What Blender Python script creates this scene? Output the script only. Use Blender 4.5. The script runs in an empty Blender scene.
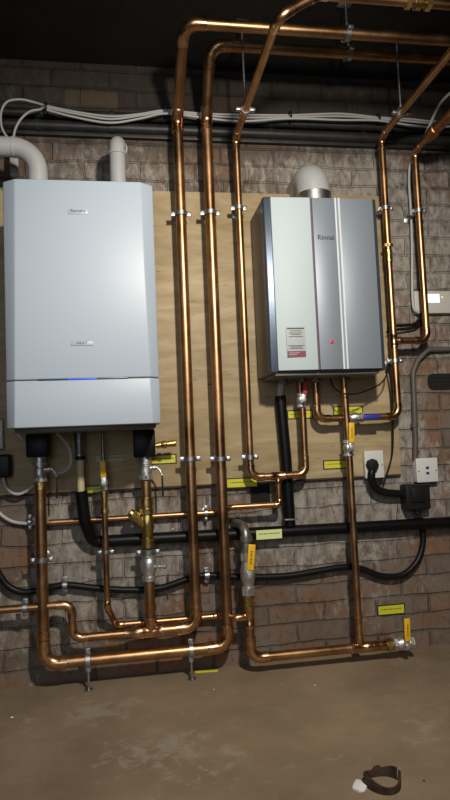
import bpy, bmesh, math, random
from mathutils import Vector, Matrix, noise
random.seed(7)
C = bpy.context.scene.collection
PI = math.pi
# ------------------------------------------------------------------ camera model
CAM = Vector((0, -2.45, 0.865)); F = 620.0
p_, y_, r_ = math.radians(3.96), math.radians(9.27), math.radians(-2.42)
FW = Vector((math.sin(y_)*math.cos(p_), math.cos(y_)*math.cos(p_), math.sin(p_)))
RT0 = Vector((math.cos(y_), -math.sin(y_), 0)); UP0 = RT0.cross(FW)
RT = RT0*math.cos(r_) + UP0*math.sin(r_); UP = -RT0*math.sin(r_) + UP0*math.cos(r_)
def at(px, py, d=0.0):
    """surveyed point: on the vertical plane standing d metres in front of the brick wall"""
    v = FW*F + RT*(px-225) - UP*(py-400)
    return CAM + v*((2.45-d)/v.y)
def onfloor(px, py):
    v = FW*F + RT*(px-225) - UP*(py-400)
    return CAM + v*(-CAM.z/v.z)
def X(px, py, d): return at(px, py, d).x
def Z(px, py, d): return at(px, py, d).z

def depth_for(px, py, x):
    v = FW*F + RT*(px-225) - UP*(py-400); return 2.45 - v.y*(x-CAM.x)/v.x
# ------------------------------------------------------------------ materials
def new_mat(name):
    m = bpy.data.materials.new(name); m.use_nodes = True
    nt = m.node_tree; b = nt.nodes['Principled BSDF']
    return m, nt, b
def N(nt, t, **k):
    n = nt.nodes.new(t)
    for a, v in k.items():
        if a in n.inputs.keys(): n.inputs[a].default_value = v
        else: setattr(n, a, v)
    return n
def mat(name, col, rough=.5, metal=0.0, vary=0.0, scale=20, bump=0.0, col2=None, emis=None, coat=0.0, rvar=0.0):
    m, nt, b = new_mat(name)
    b.inputs['Base Color'].default_value = (*col, 1)
    b.inputs['Roughness'].default_value = rough
    b.inputs['Metallic'].default_value = metal
    b.inputs['Coat Weight'].default_value = coat
    if emis:
        b.inputs['Emission Color'].default_value = (*emis[0], 1); b.inputs['Emission Strength'].default_value = emis[1]
    tc = N(nt, 'ShaderNodeTexCoord')
    nz = N(nt, 'ShaderNodeTexNoise', Scale=scale, Detail=5.0, Roughness=.6)
    nt.links.new(tc.outputs['Object'], nz.inputs['Vector'])
    if vary or col2:
        rp = N(nt, 'ShaderNodeValToRGB')
        rp.color_ramp.elements[0].position = .35; rp.color_ramp.elements[1].position = .65
        c2 = col2 or tuple(c*(1-vary) for c in col)
        rp.color_ramp.elements[0].color = (*c2, 1); rp.color_ramp.elements[1].color = (*col, 1)
        nt.links.new(nz.outputs['Fac'], rp.inputs['Fac']); nt.links.new(rp.outputs['Color'], b.inputs['Base Color'])
    if rvar:
        mr = N(nt, 'ShaderNodeMapRange'); mr.inputs['To Min'].default_value = rough-rvar; mr.inputs['To Max'].default_value = rough+rvar
        mr.inputs['From Min'].default_value = .3; mr.inputs['From Max'].default_value = .7
        nt.links.new(nz.outputs['Fac'], mr.inputs['Value']); nt.links.new(mr.outputs['Result'], b.inputs['Roughness'])
    if bump:
        bp = N(nt, 'ShaderNodeBump', Strength=bump, Distance=.01)
        nt.links.new(nz.outputs['Fac'], bp.inputs['Height']); nt.links.new(bp.outputs['Normal'], b.inputs['Normal'])
    return m
M = {}
M['copper'] = mat('copper', (.53,.305,.15), .36, 1, scale=9, col2=(.35,.19,.09), rvar=.07)
M['copper_dull'] = mat('copper_dull', (.50,.24,.11), .38, 1, scale=9, col2=(.30,.13,.06), rvar=.07)
M['fitting'] = mat('copper_fitting', (.66,.39,.20), .28, 1, scale=30, col2=(.46,.25,.12), rvar=.05)
M['solder'] = mat('solder', (.80,.62,.45), .22, 1, vary=.3, scale=60)
M['brass'] = mat('brass', (.66,.49,.17), .32, 1, scale=60, col2=(.42,.30,.10), bump=.2)
M['chrome'] = mat('nickel_plate', (.74,.73,.70), .42, .9, scale=60, vary=.35, bump=.2)
M['galv'] = mat('galvanised_steel', (.52,.53,.54), .4, 1, scale=70, vary=.3)
M['iron'] = mat('iron_pipe', (.30,.29,.265), .42, .8, scale=50, vary=.3, bump=.1)
M['white'] = mat('boiler_enamel', (.40,.46,.53), .42, 0)
M['white_side'] = M['white']
M['pvc'] = mat('white_pvc', (.44,.44,.43), .45, 0, vary=.08, scale=8)
M['cable_white'] = mat('white_cable_sheath', (.43,.42,.40), .5)
M['cream'] = mat('cream_plastic', (.50,.43,.26), .5)
M['black'] = mat('black_plastic', (.012,.012,.013), .45)
M['rubber'] = mat('black_insulation_foam', (.005,.005,.0055), .42, vary=.4, scale=40)
M['blackcable'] = mat('black_cable_sheath', (.007,.007,.008), .42)
M['darksteel'] = mat('dark_conduit', (.035,.033,.030), .5, .3, vary=.5, scale=14)
M['greyconduit'] = mat('painted_grey_conduit', (.10,.085,.07), .55, vary=.3, scale=14)
M['heater_front'] = mat('silver_paint', (.25,.28,.32), .48, .3)
M['heater_left'] = mat('pale_panel', (.48,.56,.58), .60, .05)  # left front panel, paler than the other two
M['heater_side'] = mat('heater_steel_grey', (.15,.14,.13), .45, .4)
M['bezel'] = mat('blue_steel_bezel', (.09,.115,.155), .35, .6)
M['heater_trim'] = mat('heater_trim_groove', (.10,.07,.09), .5, .2)
M['heater_line'] = mat('bright_trim', (.66,.69,.72), .55, .1)
M['yellow'] = mat('yellow_lever_sleeve', (.80,.45,.01), .45)
M['label'] = mat('yellow_label', (.62,.60,.03), .5)
M['label_pale'] = mat('pale_lime_label', (.72,.78,.34), .4)
M['label_faded'] = mat('clear_tape_label', (.36,.27,.14), .4)
M['ink'] = mat('black_ink', (.02,.02,.02), .6)
M['blue'] = mat('blue_lever_sleeve', (.02,.04,.28), .45)
M['red'] = mat('red_lever_sleeve', (.42,.04,.05), .45)
M['redlamp'] = mat('red_indicator', (.55,.01,.06), .4, emis=((.9,.02,.10), .08))
M['maroon'] = mat('maroon_band', (.22,.03,.07), .5)
M['paper'] = mat('sticker_paper', (.40,.43,.43), .6)
M['socket'] = mat('white_socket_plastic', (.62,.61,.58), .35)
M['bluelight'] = mat('blue_status_light', (.02,.05,.4), .4, emis=((.03,.12,.95), .9))
M['bluedark'] = mat('status_strip', (.03,.05,.13), .3)
M['screen'] = mat('lit_screen', (.5,.6,.6), .3, emis=((.75,.95,1.0), 1.0))
M['led'] = mat('green_led', (.6,.6,.05), .3, emis=((.75,.8,.03), .8))
M['control'] = mat('controller_plastic', (.50,.47,.42), .5)
M['rust'] = mat('rusty_metal', (.085,.05,.028), .7, .3, scale=40, col2=(.03,.02,.015), bump=.4)
M['scrap'] = mat('white_paper_scrap', (.75,.73,.72), .7)
M['hole'] = mat('painted_dark_cavity', (.006,.006,.006), .9)  # black standing for the unlit inside of the wall openings
M['edge'] = mat('painted_shadow_line', (.04,.03,.02), .8)  # shade below the plywood, given as a colour

for k_ in ('rubber', 'blackcable', 'black'):
    M[k_].node_tree.nodes['Principled BSDF'].inputs['Specular IOR Level'].default_value = .22
def plywood():
    m, nt, b = new_mat('plywood'); L = nt.links.new
    tc = N(nt, 'ShaderNodeTexCoord'); mp = N(nt, 'ShaderNodeMapping'); mp.inputs['Scale'].default_value = (1.3, 1, 7)
    L(tc.outputs['Object'], mp.inputs['Vector'])
    n1 = N(nt, 'ShaderNodeTexNoise', Scale=2.6, Detail=6.0, Distortion=1.6); L(mp.outputs[0], n1.inputs['Vector'])
    rp = N(nt, 'ShaderNodeValToRGB'); e = rp.color_ramp.elements
    e[0].position = .33; e[0].color = (.37,.275,.145,1); e[1].position = .68; e[1].color = (.51,.405,.245,1)
    L(n1.outputs['Fac'], rp.inputs['Fac'])
    n2 = N(nt, 'ShaderNodeTexNoise', Scale=1.6, Detail=4.0); L(tc.outputs['Object'], n2.inputs['Vector'])
    r2 = N(nt, 'ShaderNodeValToRGB'); e = r2.color_ramp.elements
    e[0].position = .3; e[0].color = (.68,.63,.55,1); e[1].position = .65; e[1].color = (1,1,1,1)
    L(n2.outputs['Fac'], r2.inputs['Fac'])
    mx = N(nt, 'ShaderNodeMix', data_type='RGBA', blend_type='MULTIPLY'); mx.inputs[0].default_value = 1
    L(rp.outputs[0], mx.inputs[6]); L(r2.outputs[0], mx.inputs[7])
    # short dark splits in the veneer
    m3 = N(nt, 'ShaderNodeMapping'); m3.inputs['Scale'].default_value = (14, 1, 90); L(tc.outputs['Object'], m3.inputs['Vector'])
    n3 = N(nt, 'ShaderNodeTexNoise', Scale=1.0, Detail=2.0); L(m3.outputs[0], n3.inputs['Vector'])
    r3 = N(nt, 'ShaderNodeValToRGB'); e = r3.color_ramp.elements
    e[0].position = .25; e[0].color = (.45,.4,.35,1); e[1].position = .34; e[1].color = (1,1,1,1); L(n3.outputs['Fac'], r3.inputs['Fac'])
    mz = N(nt, 'ShaderNodeMix', data_type='RGBA', blend_type='MULTIPLY'); mz.inputs[0].default_value = 1
    L(mx.outputs[2], mz.inputs[6]); L(r3.outputs[0], mz.inputs[7])
    L(mz.outputs[2], b.inputs['Base Color']); b.inputs['Roughness'].default_value = .62
    return m
M['ply'] = plywood()

def brick():
    m, nt, b = new_mat('old_brickwork'); L = nt.links.new
    tc = N(nt, 'ShaderNodeTexCoord')
    sp = N(nt, 'ShaderNodeSeparateXYZ'); L(tc.outputs['Object'], sp.inputs[0])
    cb = N(nt, 'ShaderNodeCombineXYZ'); L(sp.outputs['X'], cb.inputs['X']); L(sp.outputs['Z'], cb.inputs['Y'])
    wn = N(nt, 'ShaderNodeTexNoise', Scale=6.0, Detail=3.0); L(cb.outputs[0], wn.inputs['Vector'])
    sb = N(nt, 'ShaderNodeVectorMath', operation='MULTIPLY_ADD'); L(wn.outputs['Color'], sb.inputs[0])
    sb.inputs[1].default_value = (.045,.030,0); L(cb.outputs[0], sb.inputs[2])
    bt = N(nt, 'ShaderNodeTexBrick', Scale=1.0); L(sb.outputs[0], bt.inputs['Vector'])
    bt.inputs['Brick Width'].default_value = .225; bt.inputs['Row Height'].default_value = .075
    bt.inputs['Mortar Size'].default_value = .006; bt.inputs['Mortar Smooth'].default_value = .5; bt.inputs['Bias'].default_value = 0
    bt.inputs['Color1'].default_value = (.25,.125,.065,1); bt.inputs['Color2'].default_value = (.13,.10,.078,1)
    bt.inputs['Mortar'].default_value = (.13,.11,.09,1)
    # dusty grey-brown film over most bricks
    n1 = N(nt, 'ShaderNodeTexNoise', Scale=3.2, Detail=6.0, Roughness=.65); L(cb.outputs[0], n1.inputs['Vector'])
    r1 = N(nt, 'ShaderNodeValToRGB'); e = r1.color_ramp.elements
    e[0].position = .40; e[0].color = (0,0,0,1); e[1].position = .58; e[1].color = (1,1,1,1); L(n1.outputs['Fac'], r1.inputs['Fac'])
    mulf = N(nt, 'ShaderNodeMath', operation='MULTIPLY'); mulf.inputs[1].default_value = .85; L(r1.outputs[0], mulf.inputs[0])
    m1 = N(nt, 'ShaderNodeMix', data_type='RGBA'); L(mulf.outputs[0], m1.inputs[0]); L(bt.outputs['Color'], m1.inputs[6])
    m1.inputs[7].default_value = (.20,.165,.135,1)
    # flaking whitewash, thickest in patches
    mp2 = N(nt, 'ShaderNodeMapping'); mp2.inputs['Scale'].default_value = (1.5, .75, 1); L(cb.outputs[0], mp2.inputs['Vector'])
    n2 = N(nt, 'ShaderNodeTexNoise', Scale=17.0, Detail=9.0, Roughness=.78, Distortion=.5); L(mp2.outputs[0], n2.inputs['Vector'])
    n3 = N(nt, 'ShaderNodeTexNoise', Scale=1.7, Detail=3.0); L(cb.outputs[0], n3.inputs['Vector'])
    # patches with a shape of their own: list of (x, z, rx, rz, weight)
    prev = None
    for (x, z, rx, rz, w) in PATCH:
        d = N(nt, 'ShaderNodeVectorMath', operation='SUBTRACT'); L(cb.outputs[0], d.inputs[0]); d.inputs[1].default_value = (x, z, 0)
        s = N(nt, 'ShaderNodeVectorMath', operation='MULTIPLY'); L(d.outputs[0], s.inputs[0]); s.inputs[1].default_value = (1/rx, 1/rz, 0)
        ln = N(nt, 'ShaderNodeVectorMath', operation='LENGTH'); L(s.outputs[0], ln.inputs[0])
        mr = N(nt, 'ShaderNodeMapRange', interpolation_type='SMOOTHSTEP'); L(ln.outputs['Value'], mr.inputs['Value'])
        mr.inputs['From Min'].default_value = .35; mr.inputs['From Max'].default_value = 1.25
        mr.inputs['To Min'].default_value = w; mr.inputs['To Max'].default_value = 0
        if prev is None: prev = mr.outputs[0]
        else:
            ad = N(nt, 'ShaderNodeMath', operation='ADD'); L(prev, ad.inputs[0]); L(mr.outputs[0], ad.inputs[1]); prev = ad.outputs[0]
    s1 = N(nt, 'ShaderNodeMath', operation='MULTIPLY_ADD'); L(n2.outputs['Fac'], s1.inputs[0]); s1.inputs[1].default_value = 1.3; L(n3.outputs['Fac'], s1.inputs[2])
    s2 = N(nt, 'ShaderNodeMath', operation='ADD'); L(s1.outputs[0], s2.inputs[0]); L(prev, s2.inputs[1])
    r2 = N(nt, 'ShaderNodeMapRange'); L(s2.outputs[0], r2.inputs['Value'])
    r2.inputs['From Min'].default_value = 1.18; r2.inputs['From Max'].default_value = 1.42
    r2.inputs['To Min'].default_value = 0; r2.inputs['To Max'].default_value = .88
    m2 = N(nt, 'ShaderNodeMix', data_type='RGBA'); L(r2.outputs[0], m2.inputs[0]); L(m1.outputs[2], m2.inputs[6])
    wc = N(nt, 'ShaderNodeValToRGB'); e = wc.color_ramp.elements
    e[0].position = .4; e[0].color = (.22,.195,.165,1); e[1].position = .66; e[1].color = (.48,.44,.385,1); L(n2.outputs['Fac'], wc.inputs['Fac'])
    L(wc.outputs[0], m2.inputs[7])
    # top courses darkened above an uneven line
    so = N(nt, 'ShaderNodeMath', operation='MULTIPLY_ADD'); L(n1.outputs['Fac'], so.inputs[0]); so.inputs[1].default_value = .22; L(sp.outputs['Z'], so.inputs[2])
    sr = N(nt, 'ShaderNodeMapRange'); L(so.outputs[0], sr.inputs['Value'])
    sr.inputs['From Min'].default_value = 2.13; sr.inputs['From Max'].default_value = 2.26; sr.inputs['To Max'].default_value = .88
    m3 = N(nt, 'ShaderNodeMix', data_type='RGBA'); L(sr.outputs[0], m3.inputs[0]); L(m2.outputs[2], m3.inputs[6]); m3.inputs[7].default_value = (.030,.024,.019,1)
    # joints stay darker than the wash
    mj = N(nt, 'ShaderNodeMix', data_type='RGBA', blend_type='MULTIPLY'); 
    jn = N(nt, 'ShaderNodeMapRange'); L(n1.outputs['Fac'], jn.inputs['Value']); jn.inputs['From Min'].default_value = .38; jn.inputs['From Max'].default_value = .62; jn.inputs['To Min'].default_value = .62; jn.inputs['To Max'].default_value = .1
    fj = N(nt, 'ShaderNodeMath', operation='MULTIPLY'); L(bt.outputs['Fac'], fj.inputs[0]); L(jn.outputs[0], fj.inputs[1])
    L(fj.outputs[0], mj.inputs[0]); L(m3.outputs[2], mj.inputs[6]); mj.inputs[7].default_value = (.55,.52,.48,1)
    # pits and chips where the face has spalled
    n4 = N(nt, 'ShaderNodeTexNoise', Scale=34.0, Detail=5.0, Roughness=.7); L(mp2.outputs[0], n4.inputs['Vector'])
    r4 = N(nt, 'ShaderNodeMapRange'); L(n4.outputs['Fac'], r4.inputs['Value']); r4.inputs['From Min'].default_value = .32; r4.inputs['From Max'].default_value = .46
    r4.inputs['To Min'].default_value = .55; r4.inputs['To Max'].default_value = 0
    m5 = N(nt, 'ShaderNodeMix', data_type='RGBA'); L(r4.outputs[0], m5.inputs[0]); L(mj.outputs[2], m5.inputs[6]); m5.inputs[7].default_value = (.045,.035,.028,1)
    # one tan brick among the darkened top courses
    tb = at(95.5, 97); d = N(nt, 'ShaderNodeVectorMath', operation='SUBTRACT'); L(sb.outputs[0], d.inputs[0]); d.inputs[1].default_value = (tb.x+.010, tb.z+.004, 0)
    ab = N(nt, 'ShaderNodeVectorMath', operation='ABSOLUTE'); L(d.outputs[0], ab.inputs[0]); sq = N(nt, 'ShaderNodeSeparateXYZ'); L(ab.outputs[0], sq.inputs[0])
    lx = N(nt, 'ShaderNodeMath', operation='LESS_THAN'); L(sq.outputs['X'], lx.inputs[0]); lx.inputs[1].default_value = .10
    lz = N(nt, 'ShaderNodeMath', operation='LESS_THAN'); L(sq.outputs['Y'], lz.inputs[0]); lz.inputs[1].default_value = .031
    mm = N(nt, 'ShaderNodeMath', operation='MULTIPLY'); L(lx.outputs[0], mm.inputs[0]); L(lz.outputs[0], mm.inputs[1])
    mk = N(nt, 'ShaderNodeMath', operation='MULTIPLY'); L(mm.outputs[0], mk.inputs[0]); mk.inputs[1].default_value = .7
    m6 = N(nt, 'ShaderNodeMix', data_type='RGBA'); L(mk.outputs[0], m6.inputs[0]); L(m5.outputs[2], m6.inputs[6]); m6.inputs[7].default_value = (.11,.078,.048,1)
    L(m6.outputs[2], b.inputs['Base Color']); b.inputs['Roughness'].default_value = .85
    b.inputs['Specular IOR Level'].default_value = .25
    h = N(nt, 'ShaderNodeMath', operation='MULTIPLY_ADD'); L(bt.outputs['Fac'], h.inputs[0]); h.inputs[1].default_value = -.9
    L(n2.outputs['Fac'], h.inputs[2])
    bp = N(nt, 'ShaderNodeBump', Strength=.9, Distance=.012); L(h.outputs[0], bp.inputs['Height']); L(bp.outputs[0], b.inputs['Normal'])
    return m
zr = .865
PATCH = [(-.10, .46, .36, .34, .42), (.88, .55, .36, .24, .36), (.02, 1.92, .40, .14, .22), (1.35, 1.75, .6, .55, .34), (.75, 1.98, .5, .10, .10),
         (1.15, .75, .12, .25, .25), (.45, .5, .25, .2, .10), (-.47, .55, .13, .2, -.55), (1.40, .93, .16, .16, -.55), (1.38, .62, .3, .12, .15), (.65, .27, .25, .06, -.2), (.5, .06, 1.3, .10, -.15)]
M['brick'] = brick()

def concrete():
    m, nt, b = new_mat('worn_concrete_floor'); L = nt.links.new
    tc = N(nt, 'ShaderNodeTexCoord')
    n1 = N(nt, 'ShaderNodeTexNoise', Scale=2.0, Detail=8.0, Roughness=.6); L(tc.outputs['Object'], n1.inputs['Vector'])
    rp = N(nt, 'ShaderNodeValToRGB'); e = rp.color_ramp.elements
    e[0].position = .36; e[0].color = (.20,.145,.092,1); e[1].position = .66; e[1].color = (.31,.232,.152,1); L(n1.outputs['Fac'], rp.inputs['Fac'])
    n2 = N(nt, 'ShaderNodeTexNoise', Scale=16.0, Detail=9.0, Roughness=.75, Distortion=.4); L(tc.outputs['Object'], n2.inputs['Vector'])
    prev = None
    for (px, py, rx, ry, w) in WORN:
        c = onfloor(px, py)
        d = N(nt, 'ShaderNodeVectorMath', operation='SUBTRACT'); L(tc.outputs['Object'], d.inputs[0]); d.inputs[1].default_value = (c.x, c.y, 0)
        s = N(nt, 'ShaderNodeVectorMath', operation='MULTIPLY'); L(d.outputs[0], s.inputs[0]); s.inputs[1].default_value = (1/rx, 1/ry, 0)
        ln = N(nt, 'ShaderNodeVectorMath', operation='LENGTH'); L(s.outputs[0], ln.inputs[0])
        mr = N(nt, 'ShaderNodeMapRange'); L(ln.outputs['Value'], mr.inputs['Value'])
        mr.inputs['From Min'].default_value = .2; mr.inputs['From Max'].default_value = 1.5; mr.inputs['To Min'].default_value = w; mr.inputs['To Max'].default_value = 0
        if prev is None: prev = mr.outputs[0]
        else:
            ad = N(nt, 'ShaderNodeMath', operation='MAXIMUM'); L(prev, ad.inputs[0]); L(mr.outputs[0], ad.inputs[1]); prev = ad.outputs[0]
    s2 = N(nt, 'ShaderNodeMath', operation='ADD'); L(n2.outputs['Fac'], s2.inputs[0]); L(prev, s2.inputs[1])
    r2 = N(nt, 'ShaderNodeMapRange'); L(s2.outputs[0], r2.inputs['Value']); r2.inputs['From Min'].default_value = .585; r2.inputs['From Max'].default_value = .68
    r2.inputs['To Max'].default_value = .75
    mx = N(nt, 'ShaderNodeMix', data_type='RGBA'); L(r2.outputs[0], mx.inputs[0]); L(rp.outputs[0], mx.inputs[6]); mx.inputs[7].default_value = (.33,.28,.22,1)
    L(mx.outputs[2], b.inputs['Base Color'])
    rr = N(nt, 'ShaderNodeMapRange'); L(n1.outputs['Fac'], rr.inputs['Value']); rr.inputs['To Min'].default_value = .45; rr.inputs['To Max'].default_value = .75
    L(rr.outputs[0], b.inputs['Roughness'])
    bp = N(nt, 'ShaderNodeBump', Strength=.35, Distance=.006); L(n2.outputs['Fac'], bp.inputs['Height']); L(bp.outputs[0], b.inputs['Normal'])
    return m
WORN = [(95,712,.10,.08,.22), (160,750,.16,.10,.17), (30,722,.08,.05,.12), (430,730,.10,.12,.08), (130,703,.04,.05,.2), (210,765,.12,.12,.10)]
M['floor'] = concrete()
M['ceiling'] = mat('blackened_ceiling_boards', (.018,.014,.011), .85, vary=.5, scale=5, bump=.2)
M['plainwall'] = mat('dark_rough_wall', (.10,.085,.07), .85, vary=.4, scale=6, bump=.3)

# ------------------------------------------------------------------ mesh builder
def fillet(pts, rad, seg=7):
    pts = [Vector(p) for p in pts]; out = [pts[0]]; arcs = []
    for i in range(1, len(pts)-1):
        a, b, c = pts[i-1], pts[i], pts[i+1]
        u = (a-b); w = (c-b); lu, lw = u.length, w.length; u.normalize(); w.normalize()
        ang = u.angle(w)
        if ang > PI-.02: out.append(b); arcs.append(None); continue
        t = min(rad/math.tan(ang/2), lu*.48, lw*.48); r = t*math.tan(ang/2)
        bis = (u+w).normalized(); cen = b + bis*(r/math.sin(ang/2))
        s = b+u*t; e = b+w*t; v0 = s-cen; v1 = e-cen; tot = v0.angle(v1); ax = v0.cross(v1).normalized()
        arc = [cen + (Matrix.Rotation(tot*k/seg, 3, ax) @ v0) for k in range(seg+1)]
        out += arc; arcs.append((arc, u, w))
    out.append(pts[-1]); return out, arcs
def spline(pts, n=10):
    P = [Vector(p) for p in pts]; P = [P[0]*2-P[1]] + P + [P[-1]*2-P[-2]]; out = []
    for i in range(1, len(P)-2):
        for k in range(n):
            t = k/n; a, b, c, d = P[i-1:i+3]
            out.append(.5*((2*b)+(c-a)*t+(2*a-5*b+4*c-d)*t*t+(3*b-a-3*c+d)*t**3))
    out.append(P[-2]); return out
class B:
    def __init__(s): s.bm = bmesh.new()
    def sweep(s, path, rad, seg=16, cap=True):
        path = [Vector(p) for p in path]; q = [path[0]]
        rr = [rad] if not hasattr(rad, '__len__') else [rad[0]]
        for i, p in enumerate(path[1:], 1):
            R_ = rad[i] if hasattr(rad, '__len__') else rad
            if (p-q[-1]).length > 1e-6 or abs(R_-rr[-1]) > 1e-7: q.append(p); rr.append(R_)
        n = len(q); T = []
        for i in range(n):
            d = Vector()
            if i+1 < n and (q[i+1]-q[i]).length > 1e-7: d += (q[i+1]-q[i]).normalized()
            if i > 0 and (q[i]-q[i-1]).length > 1e-7: d += (q[i]-q[i-1]).normalized()
            T.append(d.normalized() if d.length > 1e-6 else (T[-1] if T else Vector((0,0,1))))
        ref = Vector((0,0,1)) if abs(T[0].z) < .9 else Vector((1,0,0))
        u = T[0].cross(ref).normalized(); rings = []
        for i in range(n):
            u = (u - T[i]*u.dot(T[i])).normalized(); v = T[i].cross(u)
            rings.append([s.bm.verts.new(q[i] + (u*math.cos(a)+v*math.sin(a))*rr[i]) for a in (2*PI*k/seg for k in range(seg))])
        for i in range(n-1):
            for k in range(seg):
                s.bm.faces.new((rings[i][k], rings[i][(k+1)%seg], rings[i+1][(k+1)%seg], rings[i+1][k]))
        if cap:
            s.bm.faces.new(list(reversed(rings[0]))); s.bm.faces.new(rings[-1])
        return s
    def lathe(s, a, axis, prof, seg=18):
        """prof: list of (distance along axis, radius)"""
        a = Vector(a); axis = Vector(axis).normalized()
        pts = [a+axis*t for t, r in prof]; ref = Vector((0,0,1)) if abs(axis.z) < .9 else Vector((1,0,0))
        u = axis.cross(ref).normalized(); v = axis.cross(u)
        rings = [[s.bm.verts.new(p+(u*math.cos(2*PI*k/seg)+v*math.sin(2*PI*k/seg))*max(r, 1e-4)) for k in range(seg)] for p, (t, r) in zip(pts, prof)]
        for i in range(len(rings)-1):
            for k in range(seg):
                s.bm.faces.new((rings[i][k], rings[i][(k+1)%seg], rings[i+1][(k+1)%seg], rings[i+1][k]))
        s.bm.faces.new(list(reversed(rings[0]))); s.bm.faces.new(rings[-1]); return s
    def ring(s, c, axis, r0, r1, h, seg=24, prof=4):
        """band around a pipe: a closed ring with rectangular rounded section"""
        c = Vector(c); axis = Vector(axis).normalized(); ref = Vector((0,0,1)) if abs(axis.z) < .9 else Vector((1,0,0))
        u = axis.cross(ref).normalized(); v = axis.cross(u); e = min(h, r1-r0)*.25
        sec = [(r0,-h/2),(r1-e,-h/2),(r1,-h/2+e),(r1,h/2-e),(r1-e,h/2),(r0,h/2)]
        R_ = [[s.bm.verts.new(c+axis*z+(u*math.cos(2*PI*k/seg)+v*math.sin(2*PI*k/seg))*r) for r, z in sec] for k in range(seg)]
        for k in range(seg):
            for j in range(len(sec)):
                j2 = (j+1)%len(sec); k2 = (k+1)%seg
                s.bm.faces.new((R_[k][j], R_[k2][j], R_[k2][j2], R_[k][j2]))
        return s
    def box(s, c, size, bev=0.0, rot=None, seg=2):
        r = bmesh.ops.create_cube(s.bm, size=1.0); vs = r['verts']
        for v in vs: v.co = Vector((v.co.x*size[0], v.co.y*size[1], v.co.z*size[2]))
        if bev:
            es = list({e for v in vs for e in v.link_edges})
            rb = bmesh.ops.bevel(s.bm, geom=es, offset=bev, segments=seg, affect='EDGES', profile=.5)
            vs = list({v for f in rb['faces'] for v in f.verts} | {v for v in vs if v.is_valid})
        for v in vs:
            if rot is not None: v.co = rot @ v.co
            v.co += Vector(c)
        return s
    def prism(s, poly, y0, y1):
        """poly of (x,z), extruded from y0 to y1"""
        a = [s.bm.verts.new((x, y0, z)) for x, z in poly]; b = [s.bm.verts.new((x, y1, z)) for x, z in poly]; n = len(poly)
        s.bm.faces.new(a); s.bm.faces.new(list(reversed(b)))
        for i in range(n): s.bm.faces.new((a[i], b[i], b[(i+1)%n], a[(i+1)%n]))
        return s
    def bevel_all(s, off, seg=2, ang=30):
        es = [e for e in s.bm.edges if len(e.link_faces) == 2 and e.calc_face_angle() > math.radians(ang)]
        bmesh.ops.bevel(s.bm, geom=es, offset=off, segments=seg, affect='EDGES', profile=.5); return s
    def sphere(s, c, r, sc=(1,1,1), seg=16):
        q = bmesh.ops.create_uvsphere(s.bm, u_segments=seg, v_segments=seg//2, radius=r)
        for v in q['verts']: v.co = Vector(c)+Vector((v.co.x*sc[0], v.co.y*sc[1], v.co.z*sc[2]))
        return s
    def build(s, name, m, parent=None, loc=None):
        bmesh.ops.recalc_face_normals(s.bm, faces=s.bm.faces[:])
        org = Vector(loc) if loc is not None else (wloc(parent) if parent else Vector())
        for v in s.bm.verts: v.co -= org
        me = bpy.data.meshes.new(name); s.bm.to_mesh(me); s.bm.free()
        me.materials.append(m)
        me.polygons.foreach_set('use_smooth', [True]*len(me.polygons)); me.set_sharp_from_angle(angle=math.radians(38))
        o = bpy.data.objects.new(name, me); C.objects.link(o)
        if parent: o.parent = parent
        if parent is None: o.location = org
        else: o.location = org - wloc(parent)
        WL[o.name] = org
        return o
WL = {}
def wloc(o): return WL[o.name].copy() if o.name in WL else Vector()
def thing(name, label, cat, loc, group=None):
    o = bpy.data.objects.new(name, None); C.objects.link(o); o.location = loc; o.empty_display_size = .03
    WL[o.name] = Vector(loc); o['label'] = label; o['category'] = cat
    if group: o['group'] = group
    return o
def tag(o, label, cat, group=None):
    o['label'] = label; o['category'] = cat
    if group: o['group'] = group
    return o
def struct(o): o['kind'] = 'structure'; return o
def text(body, c, size, m, parent, name='lettering', ang=0.0, bold=0.0, scx=1.0):
    cu = bpy.data.curves.new(name, 'FONT'); cu.body = body; cu.size = size; cu.extrude = .0003; cu.align_x = 'CENTER'; cu.align_y = 'CENTER'; cu.offset = bold
    t = bpy.data.objects.new(name+'_tmp', cu); C.objects.link(t)
    bpy.context.view_layer.update()
    me = bpy.data.meshes.new_from_object(t.evaluated_get(bpy.context.evaluated_depsgraph_get())); bpy.data.objects.remove(t)
    R_ = Matrix.Rotation(PI/2, 4, 'X') @ Matrix.Diagonal((scx, 1, 1, 1)); me.transform(Matrix.Rotation(ang, 4, 'Y') @ R_)
    me.materials.clear(); me.materials.append(m)
    o = bpy.data.objects.new(name, me); C.objects.link(o); o.parent = parent; o.location = Vector(c)-wloc(parent); WL[o.name] = Vector(c)
    return o

# ------------------------------------------------------------------ piping kit
def pipe_run(name, label, cat, pts, r, m='copper', group=None, bend=None, fm='fitting', skip=(), straight=()):
    """a soldered run: straight tube as one part, each elbow a part, with solder collars"""
    pts = [Vector(p) for p in pts]; root = thing(name, label, cat, pts[0], group)
    bend = bend or r*2.4
    path, arcs = fillet(pts, bend)
    B().sweep(path, r).build('pipe', M[m], root)
    for i, a in enumerate(arcs):
        if a is None or i in skip: continue
        arc, u, w = a
        ext = r*1.3
        pp = [arc[0]+u*ext, arc[0]+u*(ext-.002), arc[0]+u*.001] + arc + [arc[-1]+w*.001, arc[-1]+w*(ext-.002), arc[-1]+w*ext]
        n = len(pp); rad = [r*1.16]*n; rad[0] = rad[-1] = r*1.03; 
        e = B().sweep(pp, rad).build('elbow', M[fm], root)
        B().ring(arc[0]+u*ext, u, r*.98, r*1.09, .004).build('solder_ring', M['solder'], e)
        B().ring(arc[-1]+w*ext, w, r*.98, r*1.09, .004).build('solder_ring', M['solder'], e)
    return root
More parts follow.
